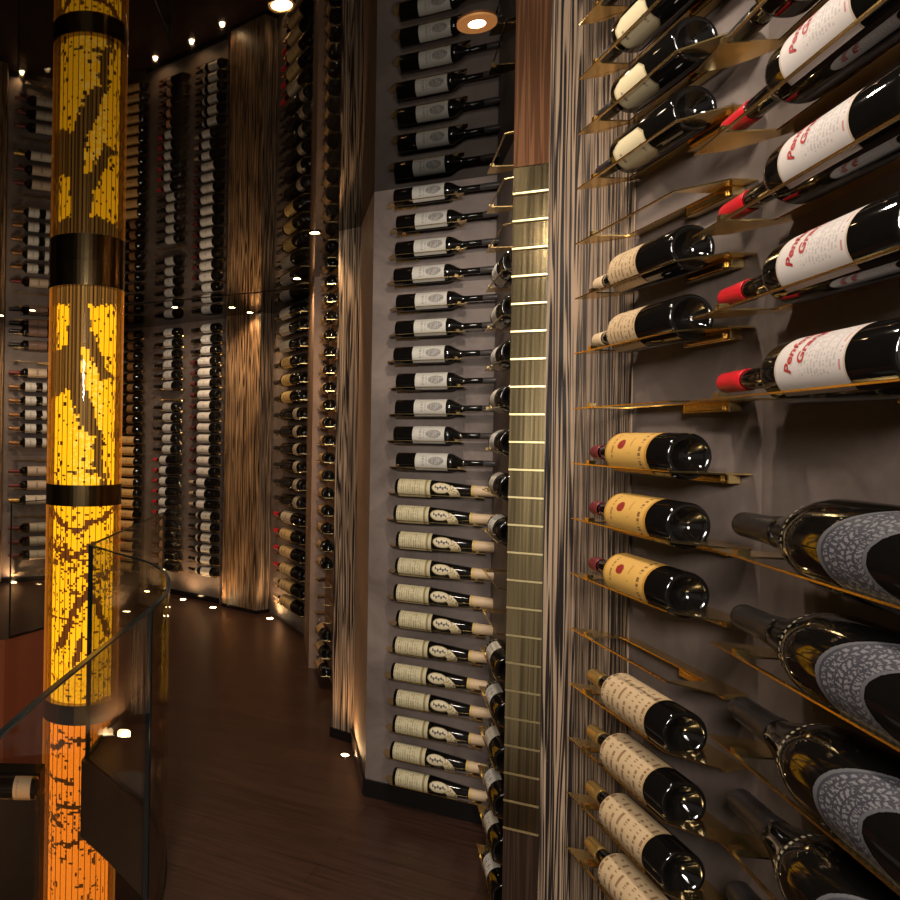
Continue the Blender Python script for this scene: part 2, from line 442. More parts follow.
ORD = ('topmost second third fourth fifth sixth seventh eighth ninth tenth eleventh twelfth thirteenth fourteenth fifteenth sixteenth '
       'seventeenth eighteenth nineteenth twentieth twenty-first twenty-second twenty-third twenty-fourth twenty-fifth twenty-sixth twenty-seventh').split()
def nth(k, what='from the top'): return ('topmost' if k == 0 else ORD[k]+' '+what)

# ------------------------------------------------------------------ plan of the room
ML, MR = ground(365, 795), ground(487, 825)
SIDE0 = Vector((.905, 2.2))
FINA, FINB, STRIPB = Vector((.86, 1.95)), Vector((.782, 1.95)), Vector((.707, 1.99))
PIL1L, PIL1R = ground(331, 736), ground(352, 743)
P2L, P2M, P2R = ground(222, 606), ground(256, 614), ground(269, 612)
PLA, PLB = Vector((.600, 5.5)), Vector((.655, 6.46))
FAR0, FAR1, FAR2 = Vector((-.03, 7.55)), Vector((-.86, 8.30)), Vector((-1.62, 8.72))
LW0, LW1 = Vector((-1.62, 8.72)), Vector((-2.36, 8.40))

W_R1 = Wall((.86, 1.28), (.86, 1.95), -1)
W_R2 = Wall((.86-.16*.9, .38), (.86, 1.28), -1)
W_SIDE = Wall(SIDE0, MR, -1)
W_MAIN = Wall(ML, MR, 1)
W_S2 = Wall((.745, 4.4), (.705, 5.5), -1)
W_F2 = Wall(P2R, PLB, 1)
W_FAR = Wall(FAR1, FAR0, 1)
W_FARC = Wall(FAR2, FAR1, 1)
W_LEFT = Wall(LW1, LW0, 1)
for w in (W_R1, W_R2, W_SIDE, W_MAIN, W_S2, W_F2, W_FAR, W_FARC, W_LEFT):
    if w.n.dot(Vector((-.5, 3.2))-w.p0) < 0: w.n = -w.n

TH = .12
def wall_struct(name, w, material, z0=0, z1=CEIL):
    d = Vector((w.d.y, -w.d.x)); sg = -1 if d.dot(w.n) > 0 else 1
    return struct(name, slab(name, w.p0, w.p1, TH*sg, z0, z1, material))
wall_struct('wall_right_far', W_R1, M['taupe'])
wall_struct('wall_right_near', W_R2, M['taupe'])
wall_struct('wall_alcove_side', W_SIDE, M['taupe'])
wall_struct('wall_alcove_back', W_MAIN, M['taupe'])
wall_struct('wall_second_alcove_side', W_S2, M['brown_panel'])
wall_struct('wall_second_alcove_back', W_F2, M['taupe'])
wall_struct('wall_far', W_FAR, M['taupe'])
wall_struct('wall_far_middle', W_FARC, M['taupe'])
wall_struct('wall_far_left', W_LEFT, M['taupe'])
def seg_wall(name, p0, p1, material, inside=(-.5, 3.2), th=TH, z0=0, z1=CEIL):
    p0, p1 = Vector(p0[:2]), Vector(p1[:2]); w = Wall(p0, p1, 1)
    if w.n.dot(Vector(inside)-p0) < 0: w.n = -w.n
    d = Vector((w.d.y, -w.d.x)); sg = -1 if d.dot(w.n) > 0 else 1
    return struct(name, slab(name, p0, p1, th*sg, z0, z1, material))
seg_wall('wall_right_rear', (.716, .38), (.716, -2.0), M['taupe'])
# zebrano panel on the right wall (thin board over the plaster) and the fin with its brass face
def board(name, pts, z0, z1, material, uvdir=None):
    bm = bmesh.new(); prism(bm, [tuple(p[:2]) for p in pts], z0, z1); fix(bm)
    lay = bm.loops.layers.uv.new('UVMap')
    for f in bm.faces:
        d = Vector((-f.normal.y, f.normal.x))
        for lp in f.loops: lp[lay].uv = (Vector(lp.vert.co[:2]).dot(d)+f.normal.x*1.7, lp.vert.co.z)
    return struct(name, from_bm(name, bm, material))
board('trim_1', [(.857, 1.69), (.875, 1.69), (.875, 1.95), (.857, 1.95)], 0, CEIL, M['zebra'])
board('trim_2', [FINA+Vector((.02, .001)), FINB+Vector((.0, .001)), STRIPB+Vector((.004, .003)), (.80, 2.10), (.885, 2.05)][::-1], 0, CEIL, M['zebra'])
seg_wall('wall_alcove_shoulder', (.862, 2.02), SIDE0, M['taupe'])
_dn = (STRIPB-FINB).normalized(); _nn = Vector((-_dn.y, _dn.x))
if _nn.dot(Vector((-.3, -1))) < 0: _nn = -_nn
_fl = (STRIPB-FINB).length
def fin_plate(bm, h0, h1, lo, hi):      # plate on the fin's face, lower edge standing out by lo, upper by hi
    lay = bm.loops.layers.uv.verify(); A, B = FINB+_dn*.002, FINB+_dn*(_fl-.001)
    v = [bm.verts.new((*(P+_nn*o), z)) for o, z in ((.0005, h0), (lo, h0), (hi, h1), (.0005, h1)) for P in (A, B)]
    for f in ((0, 1, 3, 2), (2, 3, 5, 4), (4, 5, 7, 6), (6, 7, 1, 0), (0, 2, 4, 6), (1, 7, 5, 3)):
        fc = bm.faces.new([v[q] for q in f])
        for lp in fc.loops: lp[lay].uv = ((Vector(lp.vert.co[:2])-A).dot(_dn), lp.vert.co.z)
def fin_face(name, plates, material):
    bm = bmesh.new()
    for p in plates: fin_plate(bm, *p)
    fix(bm); return struct(name, from_bm(name, bm, material))
_k0, _st = .635, .0682
fin_face('trim_3', [(_k0+_st*_k+.0043, _k0+_st*(_k+1)-.0008, .0085, .0030) for _k in range(24)], M['brass_strip'])
fin_face('trim_12', [(_k0+_st*_k-.0004, _k0+_st*_k+.0040, .0105, .0105) for _k in range(24)], M['bright_brass'])
fin_face('trim_10', [(_k0+_st*24+.001, CEIL-.001, .004, .004)], M['brown_wood'])
fin_face('trim_11', [(.02, _k0-.001, .004, .004)], M['dark_wood'])
# first striped pillar, its warm return and the second pillar
board('trim_4', [PIL1L, PIL1R, (PIL1R.x+.14, PIL1R.y+.06), (.72, 4.50), (PIL1L.x+.13, 4.55)], .05, CEIL, M['zebra'])
seg_wall('wall_alcove_return', (PIL1R.x+.003, PIL1R.y-.01), (ML.x, ML.y), M['brown_panel'], th=.12)
seg_wall('wall_second_alcove_plank', PLA, PLB, M['brown_panel'], th=.06)
seg_wall('wall_second_alcove_end', (PLA.x+.06, PLA.y), (.80, 5.5), M['brown_panel'], inside=(.5, 3), th=.06)
board('trim_5', [P2L, P2M, (P2M.x+.1, P2M.y+.5), (P2L.x, P2L.y+.5)], .03, CEIL, M['zebra_warm'])
board('trim_6', [P2M+Vector((.001, .002, 0)), P2R, (P2R.x+.02, P2R.y+.35), (P2M.x+.11, P2M.y+.4)], .03, CEIL, M['zebra'])
board('trim_7', [(-2.60, 7.90), (-2.275, 8.16), (-2.33, 8.42), (-2.7, 8.3)], .03, CEIL, M['zebra_warm'])
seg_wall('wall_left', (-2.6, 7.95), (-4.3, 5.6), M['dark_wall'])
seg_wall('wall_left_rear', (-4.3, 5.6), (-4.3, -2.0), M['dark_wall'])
# black base boards
def baseboard(name, p0, p1, h, inside=(-.5, 3.2), out=.012):
    p0, p1 = Vector(p0[:2]), Vector(p1[:2]); w = Wall(p0, p1, 1)
    if w.n.dot(Vector(inside)-p0) < 0: w.n = -w.n
    d = Vector((w.d.y, -w.d.x)); sg = 1 if d.dot(w.n) > 0 else -1
    struct(name, slab(name, p0, p1, out*sg, 0.0005, h, M['black_base']))
baseboard('baseboard_alcove_back', ML, MR, .075)
baseboard('baseboard_alcove_side', SIDE0+(MR.to_2d()-SIDE0)*.02, MR, .075)
baseboard('baseboard_alcove_return', PIL1R, ML, .075)
baseboard('baseboard_pillar', PIL1L, PIL1R, .05)
baseboard('baseboard_second_pillar', P2L, P2M, .03)
baseboard('baseboard_second_pillar_side', P2M, P2R, .03)
baseboard('baseboard_far', FAR0, FAR1, .05)
baseboard('baseboard_far_left', LW0, LW1, .05)

# ceiling and floor with the stair well
bm = bmesh.new(); box(bm, -4.5, 2.0, -2.2, 9.6, CEIL, CEIL+.08); struct('ceiling', from_bm('ceiling', bm, M['ceiling']))
CURVE = [(-.417, 1.48), (-.336, 1.99), (-.245, 2.50), (-.212, 2.79), (-.238, 3.12), (-.325, 3.40), (-.50, 3.66), (-.675, 3.90)]
Bp = (-.436, 5.62)
VOID = [(-.60, -.6), (-.50, .6)]+CURVE+[Bp, (-.52, 6.15), (-.75, 6.55), (-1.10, 6.72), (-1.40, 6.55), (-1.66, 6.12), (-2.4, 5.7), (-3.1, 4.8), (-3.3, 2.5), (-2.7, .2), (-1.6, -.8)]
outer = [(-4.4, -2.1), (1.5, -2.1), (1.5, 9.3), (-4.4, 9.3)]
bm = bmesh.new()
allp = outer+VOID
tris = tessellate_polygon([[Vector((*p, 0)) for p in outer], [Vector((*p, 0)) for p in VOID[::-1]]])
order = outer+VOID[::-1]
tv = [bm.verts.new((*p, 0)) for p in order]
for t in tris:
    try: bm.faces.new([tv[i] for i in t])
    except ValueError: pass
bmesh.ops.recalc_face_normals(bm, faces=bm.faces)
for f in bm.faces:
    if f.normal.z < 0: f.normal_flip()
struct('floor', from_bm('floor', bm, M['floor']))
nV = len(VOID); kB = VOID.index(Bp)
def fascia(name, idx, depth, material):
    bm = bmesh.new()
    for i in idx:
        a, c = VOID[i % nV], VOID[(i+1) % nV]
        q = [bm.verts.new(p) for p in ((*a, -.0005), (*c, -.0005), (*c, -depth), (*a, -depth))]; bm.faces.new(q)
    bmesh.ops.remove_doubles(bm, verts=bm.verts, dist=1e-4); bmesh.ops.recalc_face_normals(bm, faces=bm.faces)
    bmesh.ops.solidify(bm, geom=bm.faces[:], thickness=-.03)
    struct(name, from_bm(name, bm, material))
fascia('trim_8', list(range(kB+1)), .37, M['fascia']); fascia('trim_13', list(range(kB+1, nV)), 1.15, M['red_fascia'])
bm = bmesh.new(); box(bm, -4.4, 1.5, -2.1, 9.3, -3.3, -3.2); struct('floor_lower', from_bm('floor_lower', bm, M['floor']))
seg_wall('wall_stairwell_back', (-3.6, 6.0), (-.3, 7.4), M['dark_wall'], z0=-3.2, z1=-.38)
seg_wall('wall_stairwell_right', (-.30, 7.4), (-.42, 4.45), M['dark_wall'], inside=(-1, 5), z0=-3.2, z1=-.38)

# ------------------------------------------------------------------ glowing column
CX, CY = (85-PX)/800*5.28, 5.28
def pts_dist(p, a, b):
    ax, ay = a; bx, by = b; px, py = p
    L2 = (bx-ax)**2+(by-ay)**2; t = max(0, min(1, ((px-ax)*(bx-ax)+(py-ay)*(by-ay))/L2)) if L2 else 0
    return math.hypot(px-ax-t*(bx-ax), py-ay-t*(by-ay))
def poly_in(x, y, P):
    c = False; j = len(P)-1
    for i in range(len(P)):
        if (P[i][1] > y) != (P[j][1] > y) and x < (P[j][0]-P[i][0])*(y-P[i][1])/(P[j][1]-P[i][1])+P[i][0]: c = not c
        j = i
    return c
# motif in photo-like coordinates: x -1..1 across the front half, y = height in metres
def motif(x, h, i, j):
    yel, amb, org, dark = (1.0, .50, .012), (.85, .34, .01), (1.0, .27, .025), (.030, .014, .006)
    stripe = (.16, .085, .022) if i % 2 else (.035, .017, .008)
    r = rnd(i, j, 77); r2 = rnd(i//2, j//2, 78)
    jx = x+.09*(rnd(i, j//3, 5)-.5)
    px, py = 83+x*30, 432-(h-1.6)/.0063          # unrolled drawing plane
    qx, qy = px+5*(rnd(i, j//3, 8)-.5), py+5*(rnd(i//2, j, 9)-.5)
    if py < 486:
        lit = (poly_in(qx, qy, [(54, 300), (67, 308), (64, 345), (54, 350)]) or poly_in(qx, qy, [(86, 305), (112, 302), (114, 376), (103, 368), (96, 340), (86, 325)])
               or poly_in(qx, qy, [(79, 345), (86, 348), (98, 380), (112, 376), (113, 425), (108, 440), (104, 482), (100, 440), (90, 410), (80, 380)])
               or poly_in(qx, qy, [(50, 398), (66, 390), (78, 425), (92, 438), (92, 470), (78, 474), (50, 474)]) or (qy > 475 and qx < 98) or (qx > 106 and qy > 440))
        if lit:
            if r2 > .955 or r > .965: return dark
            return (1.0, .62, .10) if (qy > 360 and r > .6 and 70 < qx < 100) else yel
        return stripe
    if py < 706:
        d = min(pts_dist((qx, qy), a, b) for a, b in (((52, 512), (62, 527)), ((62, 527), (76, 532)), ((76, 532), (100, 520)), ((100, 520), (118, 506)),
               ((112, 575), (88, 592)), ((88, 592), (76, 612)), ((76, 612), (66, 640)), ((66, 640), (58, 656)), ((50, 548), (72, 560)), ((72, 560), (96, 545)), ((84, 640), (74, 668)), ((96, 600), (108, 640))))
        if d < 3.0: return (.09, .028, .008)
        dens = .34 if 536 < py < 625 else .16
        n = rnd(int(qx/2.2), int(qy/2.0), 31)
        if n < dens*.8: return (.10, .035, .008)
        return yel if py < 655 else amb if r > .75 else yel
    d = min(pts_dist((qx, qy), a, b) for a, b in (((48, 762), (66, 748)), ((66, 748), (92, 742)), ((50, 786), (74, 786)), ((100, 800), (84, 845)), ((84, 845), (70, 850)), ((92, 812), (62, 812))))
    if d < 2.6: return (.05, .018, .006)
    dens = .20 if 795 < py < 868 else .05
    if rnd(int(qx/2.4), int(qy/2.2), 33) < dens: return (.06, .02, .006)
    return org
col_root = thing('glowing_column', 'round floor-to-ceiling column glowing amber with a pixelated tree pattern', 'light column', Matrix.Translation((CX, CY, -3.2)))
def cyl(bm, r, z0, z1, seg, cap=False):
    A = [bm.verts.new((r*math.cos(2*math.pi*i/seg), r*math.sin(2*math.pi*i/seg), z0)) for i in range(seg)]
    B = [bm.verts.new((r*math.cos(2*math.pi*i/seg), r*math.sin(2*math.pi*i/seg), z1)) for i in range(seg)]
    for i in range(seg):
        f = bm.faces.new((A[i], A[(i+1) % seg], B[(i+1) % seg], B[i])); f.smooth = True
    if cap: bm.faces.new(B); bm.faces.new(A[::-1])
def ring(bm, r0, r1, z0, z1, seg=64):
    lathe_pts = [(r0, z0), (r1, z0), (r1, z1), (r0, z1), (r0, z0)]
    rows = [[bm.verts.new((r*math.cos(2*math.pi*i/seg), r*math.sin(2*math.pi*i/seg), z)) for i in range(seg)] for r, z in lathe_pts[:-1]]
    for k in range(4):
        A, B = rows[k], rows[(k+1) % 4]
        for i in range(seg): bm.faces.new((A[i], A[(i+1) % seg], B[(i+1) % seg], B[i]))
    fix(bm)
def mosaic(z0, z1):
    R_, NC, dv = .196, 92, .0125
    bm = bmesh.new(); lay = bm.loops.layers.float_color.new('ink'); nj = int((z1-z0)/dv)
    V = [[bm.verts.new((R_*math.cos(2*math.pi*i/NC), R_*math.sin(2*math.pi*i/NC), z0+(z1-z0)*j/nj+3.2)) for i in range(NC)] for j in range(nj+1)]
    view = math.atan2(-CY, -CX)
    for j in range(nj):
        for i in range(NC):
            th = 2*math.pi*(i+.5)/NC-view; th = (th+math.pi) % (2*math.pi)-math.pi
            x = math.sin(th) if abs(th) <= math.pi/2 else math.sin(math.pi-abs(th))*(1 if th > 0 else -1)
            c = motif(x, z0+(z1-z0)*(j+.5)/nj, i, j)
            f = bm.faces.new((V[j][i], V[j][(i+1) % NC], V[j+1][(i+1) % NC], V[j+1][i]))
            for lp in f.loops: lp[lay] = (*c, 1)
    return from_bm('mosaic', bm, M['mosaic'])
for z0, z1 in ((1.262, 2.528), (-.128, 1.128), (-3.19, -.252)):
    link('mosaic_cylinder', mosaic(z0, z1), col_root, None)
for z0, z1 in ((2.528, CEIL-.001), (1.128, 1.262), (-.252, -.128)):
    bm = bmesh.new(); ring(bm, .17, .2455, z0+3.2, z1+3.2); me = from_bm('metal_band', bm, M['bronze'])
    link('metal_band', me, col_root, None)
for z0, z1 in ((1.2625, 2.5275), (-.1275, 1.1275), (-3.19, -.2525)):
    bm = bmesh.new(); cyl(bm, .243, z0+3.2, z1+3.2, 72); link('outer_tube', from_bm('outer_tube', bm, M['tube']), col_root, None)
    bm = bmesh.new()                 # slim upright rods between mosaic and tube
    for k in range(36):
        a = 2*math.pi*k/36; ring_c = (.222*math.cos(a), .222*math.sin(a))
        prism(bm, [(ring_c[0]+.0022*math.cos(b), ring_c[1]+.0022*math.sin(b)) for b in (0, 1.57, 3.14, 4.71)], z0+3.2, z1+3.2)
    fix(bm); o = link('upright_rods', from_bm('upright_rods', bm, M['bronze']), col_root, None); o['kind'] = 'stuff'

# ------------------------------------------------------------------ glass balustrade
GH = 1.045
def glass_panel(label, pts, close=True, shift=.03):
    pts = [Vector(p) for p in pts]
    root = thing('glass_balustrade', label, 'glass panel', Matrix.Translation((pts[0].x, pts[0].y, 0)), 'glass balustrade round the stair well')
    o = pts[0]; q = [p-o for p in pts]; t = .006
    def off(k, s):
        a = q[max(0, k-1)]; b = q[min(len(q)-1, k+1)]; d = (b-a).normalized(); return q[k]+Vector((d.y, -d.x))*s
    bm = bmesh.new()
    rows = [[bm.verts.new((*off(k, s), z)) for k in range(len(q))] for s, z in ((t, .001), (t, GH-.004), (-t, GH-.004), (-t, .001))]
    for r in range(4):
        A, B = rows[r], rows[(r+1) % 4]
        for k in range(len(q)-1):
            f = bm.faces.new((A[k], A[k+1], B[k+1], B[k])); f.smooth = False
    fix(bm); link('pane', from_bm('pane', bm, M['pane']), root)
    bm = bmesh.new(); tt = t+.0007
    rows = [[bm.verts.new((*off(k, s), z)) for k in range(len(q))] for s, z in ((tt, GH-.004), (tt, GH+.002), (-tt, GH+.002), (-tt, GH-.004))]
    for r in range(4):
        A, B = rows[r], rows[(r+1) % 4]
        for k in range(len(q)-1): bm.faces.new((A[k], A[k+1], B[k+1], B[k]))
    fix(bm); link('top_edge', from_bm('top_edge', bm, M['pane_edge']), root)
    for k in (0, len(q)-1):
        a = q[k]; b = q[1] if k == 0 else q[-2]; d = (b-a).normalized(); n = Vector((d.y, -d.x))*tt; e = -d*.003
        bm = bmesh.new(); P = [a+n+e, a-n+e, a-n+d*.002, a+n+d*.002]
        prism(bm, [tuple(p) for p in P], .001, GH+.001); fix(bm); link('upright_edge', from_bm('upright_edge', bm, M['pane_edge']), root)
    bm = bmesh.new(); rows = [[bm.verts.new((*off(k, s), z)) for k in range(len(q))] for s, z in ((.010, .0005), (.010, .014), (-.010, .014), (-.010, .0005))]
    for r in range(4):
        A, B = rows[r], rows[(r+1) % 4]
        for k in range(len(q)-1): bm.faces.new((A[k], A[k+1], B[k+1], B[k]))
    fix(bm); link('base_channel', from_bm('base_channel', bm, M['black_base']), root)
def smooth_line(P, n=6):
    P = [Vector(p) for p in P]; out = []
    for k in range(len(P)-1):
        a, b, c, d = P[max(0, k-1)], P[k], P[k+1], P[min(len(P)-1, k+2)]
        for i in range(n):
            t = i/n; out.append(.5*((2*b)+(c-a)*t+(2*a-5*b+4*c-d)*t*t+(3*b-a-3*c+d)*t**3))
    out.append(P[-1]); return out
G = [(x+.018, y+.01) for x, y in CURVE]
glass_panel('clear glass panel with dark top edge slanting beside the camera along the stair well', smooth_line([(-.50, .6)]+G[:2]+[(-.228, 2.505)]))
glass_panel('curved glass panel wrapping round the floor corner before the amber column', smooth_line([(-.226, 2.54)]+G[3:7]+[(-.655, 3.93)], 8))
glass_panel('straight glass panel running from the curved one towards the far bottle racks', [(-.650, 3.96), (-.42, 5.60)])
glass_panel('far glass panel across the stair well behind the amber column', [(-1.635, 6.16), (-1.36, 6.62), (-1.09, 6.76)])

# ------------------------------------------------------------------ lamps
def lamp(name, label, x, y, z, down, r, m, e, col, spot=None, size=.02, group=None, aim=None, ringm='bronze', rw=1.35):
    root = thing(name, label, 'spotlight', Matrix.Translation((x, y, z)), group)
    s = -1 if down else 1
    bm = bmesh.new(); cyl(bm, r, -.001*0, s*.004, 24, True); fix(bm); link('lamp_disc', from_bm('lamp_disc', bm, M[m]), root)
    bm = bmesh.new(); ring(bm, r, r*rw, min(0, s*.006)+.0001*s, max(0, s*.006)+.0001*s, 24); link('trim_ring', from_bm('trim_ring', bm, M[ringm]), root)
    if e:
        ld = bpy.data.lights.new(name, 'SPOT'); ld.energy = e*LIGHT; ld.color = col; ld.spot_size = math.radians(spot or 110); ld.spot_blend = .8; ld.shadow_soft_size = size
        lo = bpy.data.objects.new('beam', ld); COL.objects.link(lo); lo.parent = root; lo.location = (0, 0, s*.02)
        tgt = Vector(aim)-Vector((x, y, z)) if aim else Vector((0, 0, s))
        lo.rotation_euler = tgt.to_track_quat('-Z', 'Y').to_euler()
LIGHT = 1.65
WARM, SOFT = (1, .68, .38), (1, .86, .72)
def ceil_at(px, py): p = at_level(px, py, CEIL); return p.x, p.y, CEIL
dl = ceil_at(477, 22)
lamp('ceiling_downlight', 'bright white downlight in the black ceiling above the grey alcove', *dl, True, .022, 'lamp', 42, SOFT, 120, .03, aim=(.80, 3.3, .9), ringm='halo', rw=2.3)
for (px, py, lb, e, aim) in ((315, 232, 'small warm downlight above the passage by the first striped pillar', 40, (.64, 5.1, 1.1)),
                             (297, 278, 'small warm downlight near the ceiling seam before the second alcove', 16, (.5, 6.6, 1.0)),
                             (232, 307, 'small warm downlight against the top edge of the warm striped pillar', 15, (.05, 7.4, .9)),
                             (250, 312, 'tiny warm downlight beside the corner of the warm striped pillar', 8, (.25, 7.3, .9)),
                             (1, 315, 'warm downlight at the far striped pillar by the frame edge', 15, (-2.3, 8.2, 1.0))):
    lamp('ceiling_downlight', lb, *ceil_at(px, py), True, .026, 'lamp_warm', e, WARM, 120, .03, aim=aim)
for (x, y, lb, e, aim) in ((-.45, 6.9, 'added downlight over the pale bottle columns of the far wall', 26, (-.45, 8.0, 1.2)),
                           (-1.75, 7.2, 'added downlight over the far racks behind the amber column', 26, (-2.0, 8.5, 1.2)),
                           (.2, 1.60, 'added unseen downlight in the ceiling over the near wall rack', 24, (.86, 1.45, 1.5)),
                           (.10, .75, 'added unseen downlight in the ceiling over the large bottles', 13, (.8, .95, 1.7)),
                           (.126, 2.02, 'downlight in the ceiling before the brass faced fin', 13, (.95, 2.5, 1.5))):
    lamp('ceiling_downlight', lb, x, y, CEIL, True, .026, 'lamp_warm', e, SOFT if y < 5 else (1, .78, .55), 125, .05, aim=aim)  # all but the last are extra downlights added to light the racks
for (px, py, lb, e) in ((14, 583, 'round floor uplight below the far rack by the frame edge', 5), (183, 600, 'round floor uplight under the pale bottle columns', 5),
                        (213, 608, 'round floor uplight beside the warm striped pillar', 6), (270, 619, 'round floor uplight between the warm pillar and the second alcove', 6),
                        (147, 592, 'round floor uplight seen through the curved glass', 4),
                        (345, 756, 'round floor uplight in front of the first striped pillar', 5)):
    p = ground(px, py); lamp('floor_uplight', lb, p.x, p.y, 0, False, .028 if px < 300 else .019, 'lamp_warm', e, (1, .6, .28), 150, .02, group='uplights sunk in the floor')

# ------------------------------------------------------------------ racks
SH_FOR = {}
def rack(wall, rows, neckdir, n0, shelf, names, group, place=None, neck_px=None):
    """rows: list of (type or None, base centre point). names: (bottle label fn, shelf label fn)"""
    for k, (ty, p) in enumerate(rows):
        if ty: put_bottle(ty, wall, p, neckdir, names[0](k, ty), group)
        sh = SH_FOR.get(p.z, shelf) if wall is W_MAIN else shelf
        put_shelf(sh['key'], wall, p, neckdir, names[1](k, ty), 'brass shelves of the '+group, **{a: b for a, b in sh.items() if a != 'key'})

# main alcove ------------------------------------------------------
n0 = .055
pb, pn = W_MAIN.hit(397, 440, n0), W_MAIN.hit(513, 448, n0); Lm = (pn-pb).to_2d().length
pb2, pn2 = W_MAIN.hit(397, 640, n0), W_MAIN.hit(496, 640, n0); Lg = (pn2-pb2).to_2d().length
print('main bottle', Lm, Lg, 'depth', pb.y, pn.y)
btype('engraved', Lm, .0375, 'longneck', 'grey', .25, [('label', .175, .455, 74, .0018, lab_engraved)], 28, 10)
btype('gold', Lg, .0375, 'taper', 'tan', .205, [('label', .035, .37, 80, .0022, lab_gold), ('swirl_label', .39, .68, 82, .0016, lab_swirl), ('gold_collar', .772, .797, 175, .006, lab_band((.5, .34, .1)))], 28, 10)
ndir = tuple(W_MAIN.d)
sh_main = dict(key='alcove_back', R=.0375, n0=n0, s_near=-.045, s_far=.30, depth=.092, slot0=-.003, slot1=.262, tip=.06)
ys = [198.5+ (776-198.5)*k/22 for k in range(23)]
rows = []
for k in range(23):
    x = 397+(-1.5 if k % 3 == 0 else 1.0 if k % 3 == 1 else 0)-(k > 16)*2.5-(k > 20)*1
    rows.append(('engraved' if k < 11 else 'gold', W_MAIN.hit(x, ys[k], n0)))
sh_gold = dict(sh_main, key='alcove_back_gold', slot1=.335, s_far=.375)
for k, r_ in enumerate(rows): SH_FOR[r_[1].z] = sh_main if k < 11 else sh_gold
rack(W_MAIN, rows, ndir, n0, sh_main,
     (lambda k, t: ('dark long-necked bottle with grey engraved label on the alcove wall, '+nth(k)) if t == 'engraved' else
      'gold-labelled bottle with swirl sticker and tan capsule, '+('uppermost of its kind' if k == 11 else ORD[k-11]+' of its kind downwards'),
      lambda k, t: ('brass shelf holding the '+('topmost' if k == 0 else ORD[k])+' engraved-label bottle of the alcove wall') if k < 11 else
      'brass shelf holding the '+('first' if k == 11 else ORD[k-11])+' gold-labelled bottle down the alcove wall'), 'bottles on the grey alcove wall')

# alcove side wall ----------------------------------------------------
btype('cream', .34, .041, 'bordeaux', 'black', .2, [('label', .28, .56, 84, .004, lab_plain((.55, .52, .46), INK))], 24, 5)
btype('dark_plain', .34, .041, 'bordeaux', 'black', .2, [('label', .30, .56, 80, .004, lab_plain((.50, .45, .36), INK, seed=3))], 24, 0)
sd = tuple(W_SIDE.d)
sh_side = dict(key='alcove_side', R=.041, n0=.075, s_near=-.05, s_far=.37, depth=.114, slot0=-.003, slot1=.29, tip=.05)
rows = []
base = W_SIDE.p0+W_SIDE.d*(.20 if W_SIDE.d.y > 0 else W_SIDE.len-.20)+W_SIDE.n*.075
for k in range(18):
    h = 2.545-.137*k
    if h < .16: break
    rows.append((None if k in (0, 1, 2, 10, 11) else ('cream' if k % 2 else 'dark_plain'), Vector((*base, h))))
rack(W_SIDE, rows, sd, .075, sh_side,
     (lambda k, t: 'pale-labelled bottle half hidden behind the brass-faced fin, '+nth(k),
      lambda k, t: 'brass shelf on the alcove side wall behind the fin, '+nth(k)), 'bottles behind the brass-faced fin')

# right wall, far column -------------------------------------------------
n1 = .06; rdir = (0, 1)
btype('yellow_seal', .345, .0405, 'bordeaux', 'dull_red', .10, [('label', .19, .64, 84, .0015, lab_yellow)], 40, 25)
btype('tan_script', .345, .0405, 'bordeaux', 'tan', .12, [('label', .33, .66, 84, .0024, lab_script)], 40, 15)
btype('tan_letter', .345, .0405, 'bordeaux', 'gold', .16, [('label', .17, .66, 84, .0024, lab_script)], 40, 25)
btype('octagon', .345, .0405, 'bordeaux', 'black', .2, [('label', .27, .60, 52, .0022, lab_octagon), ('neck_label', .70, .76, 90, .003, lab_band((.42, .31, .13)))], 40, -38)
sh_r1 = dict(key='right_far', R=.0405, n0=n1, s_near=-.075, s_far=.375, depth=.099, slot0=-.003, slot1=.295, tip=.09)
kinds = {8: 'octagon', 7: 'octagon', 6: 'octagon', 5: 'octagon', 3: 'tan_script', 2: 'tan_script', 0: 'yellow_seal', -1: 'yellow_seal', -2: 'yellow_seal', -4: 'tan_letter', -5: 'tan_letter', -6: 'tan_letter', -7: 'tan_letter'}
desc = {'octagon': 'dark bottle with cream eight-sided label', 'tan_script': 'dark bottle with plain tan label', 'yellow_seal': 'yellow-labelled bottle with red oval seal', 'tan_letter': 'tan-lettered bottle with gold capsule'}
pos = {8: 'cut by the frame top', 7: 'highest fully in view', 6: 'second lowest of its kind', 5: 'above the empty shelf', 3: 'below the brass shelf gap', 2: 'just above the empty level shelf',
       0: 'first below the level shelf', -1: 'middle of three', -2: 'lowest of three', -4: 'uppermost of its kind', -5: 'second of its kind downwards', -6: 'third of its kind downwards', -7: 'cut by the frame bottom'}
for k in range(8, -8, -1):
    p = Vector((.86-n1, 1.376, EYE-.026+.12*k))
    ty = kinds.get(k)
    if ty: put_bottle(ty, W_R1, p, rdir, desc[ty]+' on the near wall, '+pos[k], 'bottles beside the zebrano panel')
    put_shelf('right_far', W_R1, p, rdir, ('brass shelf under the '+desc[ty].replace('dark ', '')+', '+pos[k]) if ty else
              {4: 'empty slanted brass shelf between eight-sided and plain tan labels', 1: 'empty brass shelf seen edge-on above the yellow-labelled bottles', -3: 'empty brass shelf between yellow-labelled and tan-lettered bottles'}.get(k, 'empty brass shelf'), 'brass shelves beside the zebrano panel',
              **{a: b for a, b in sh_r1.items() if a != 'key'})

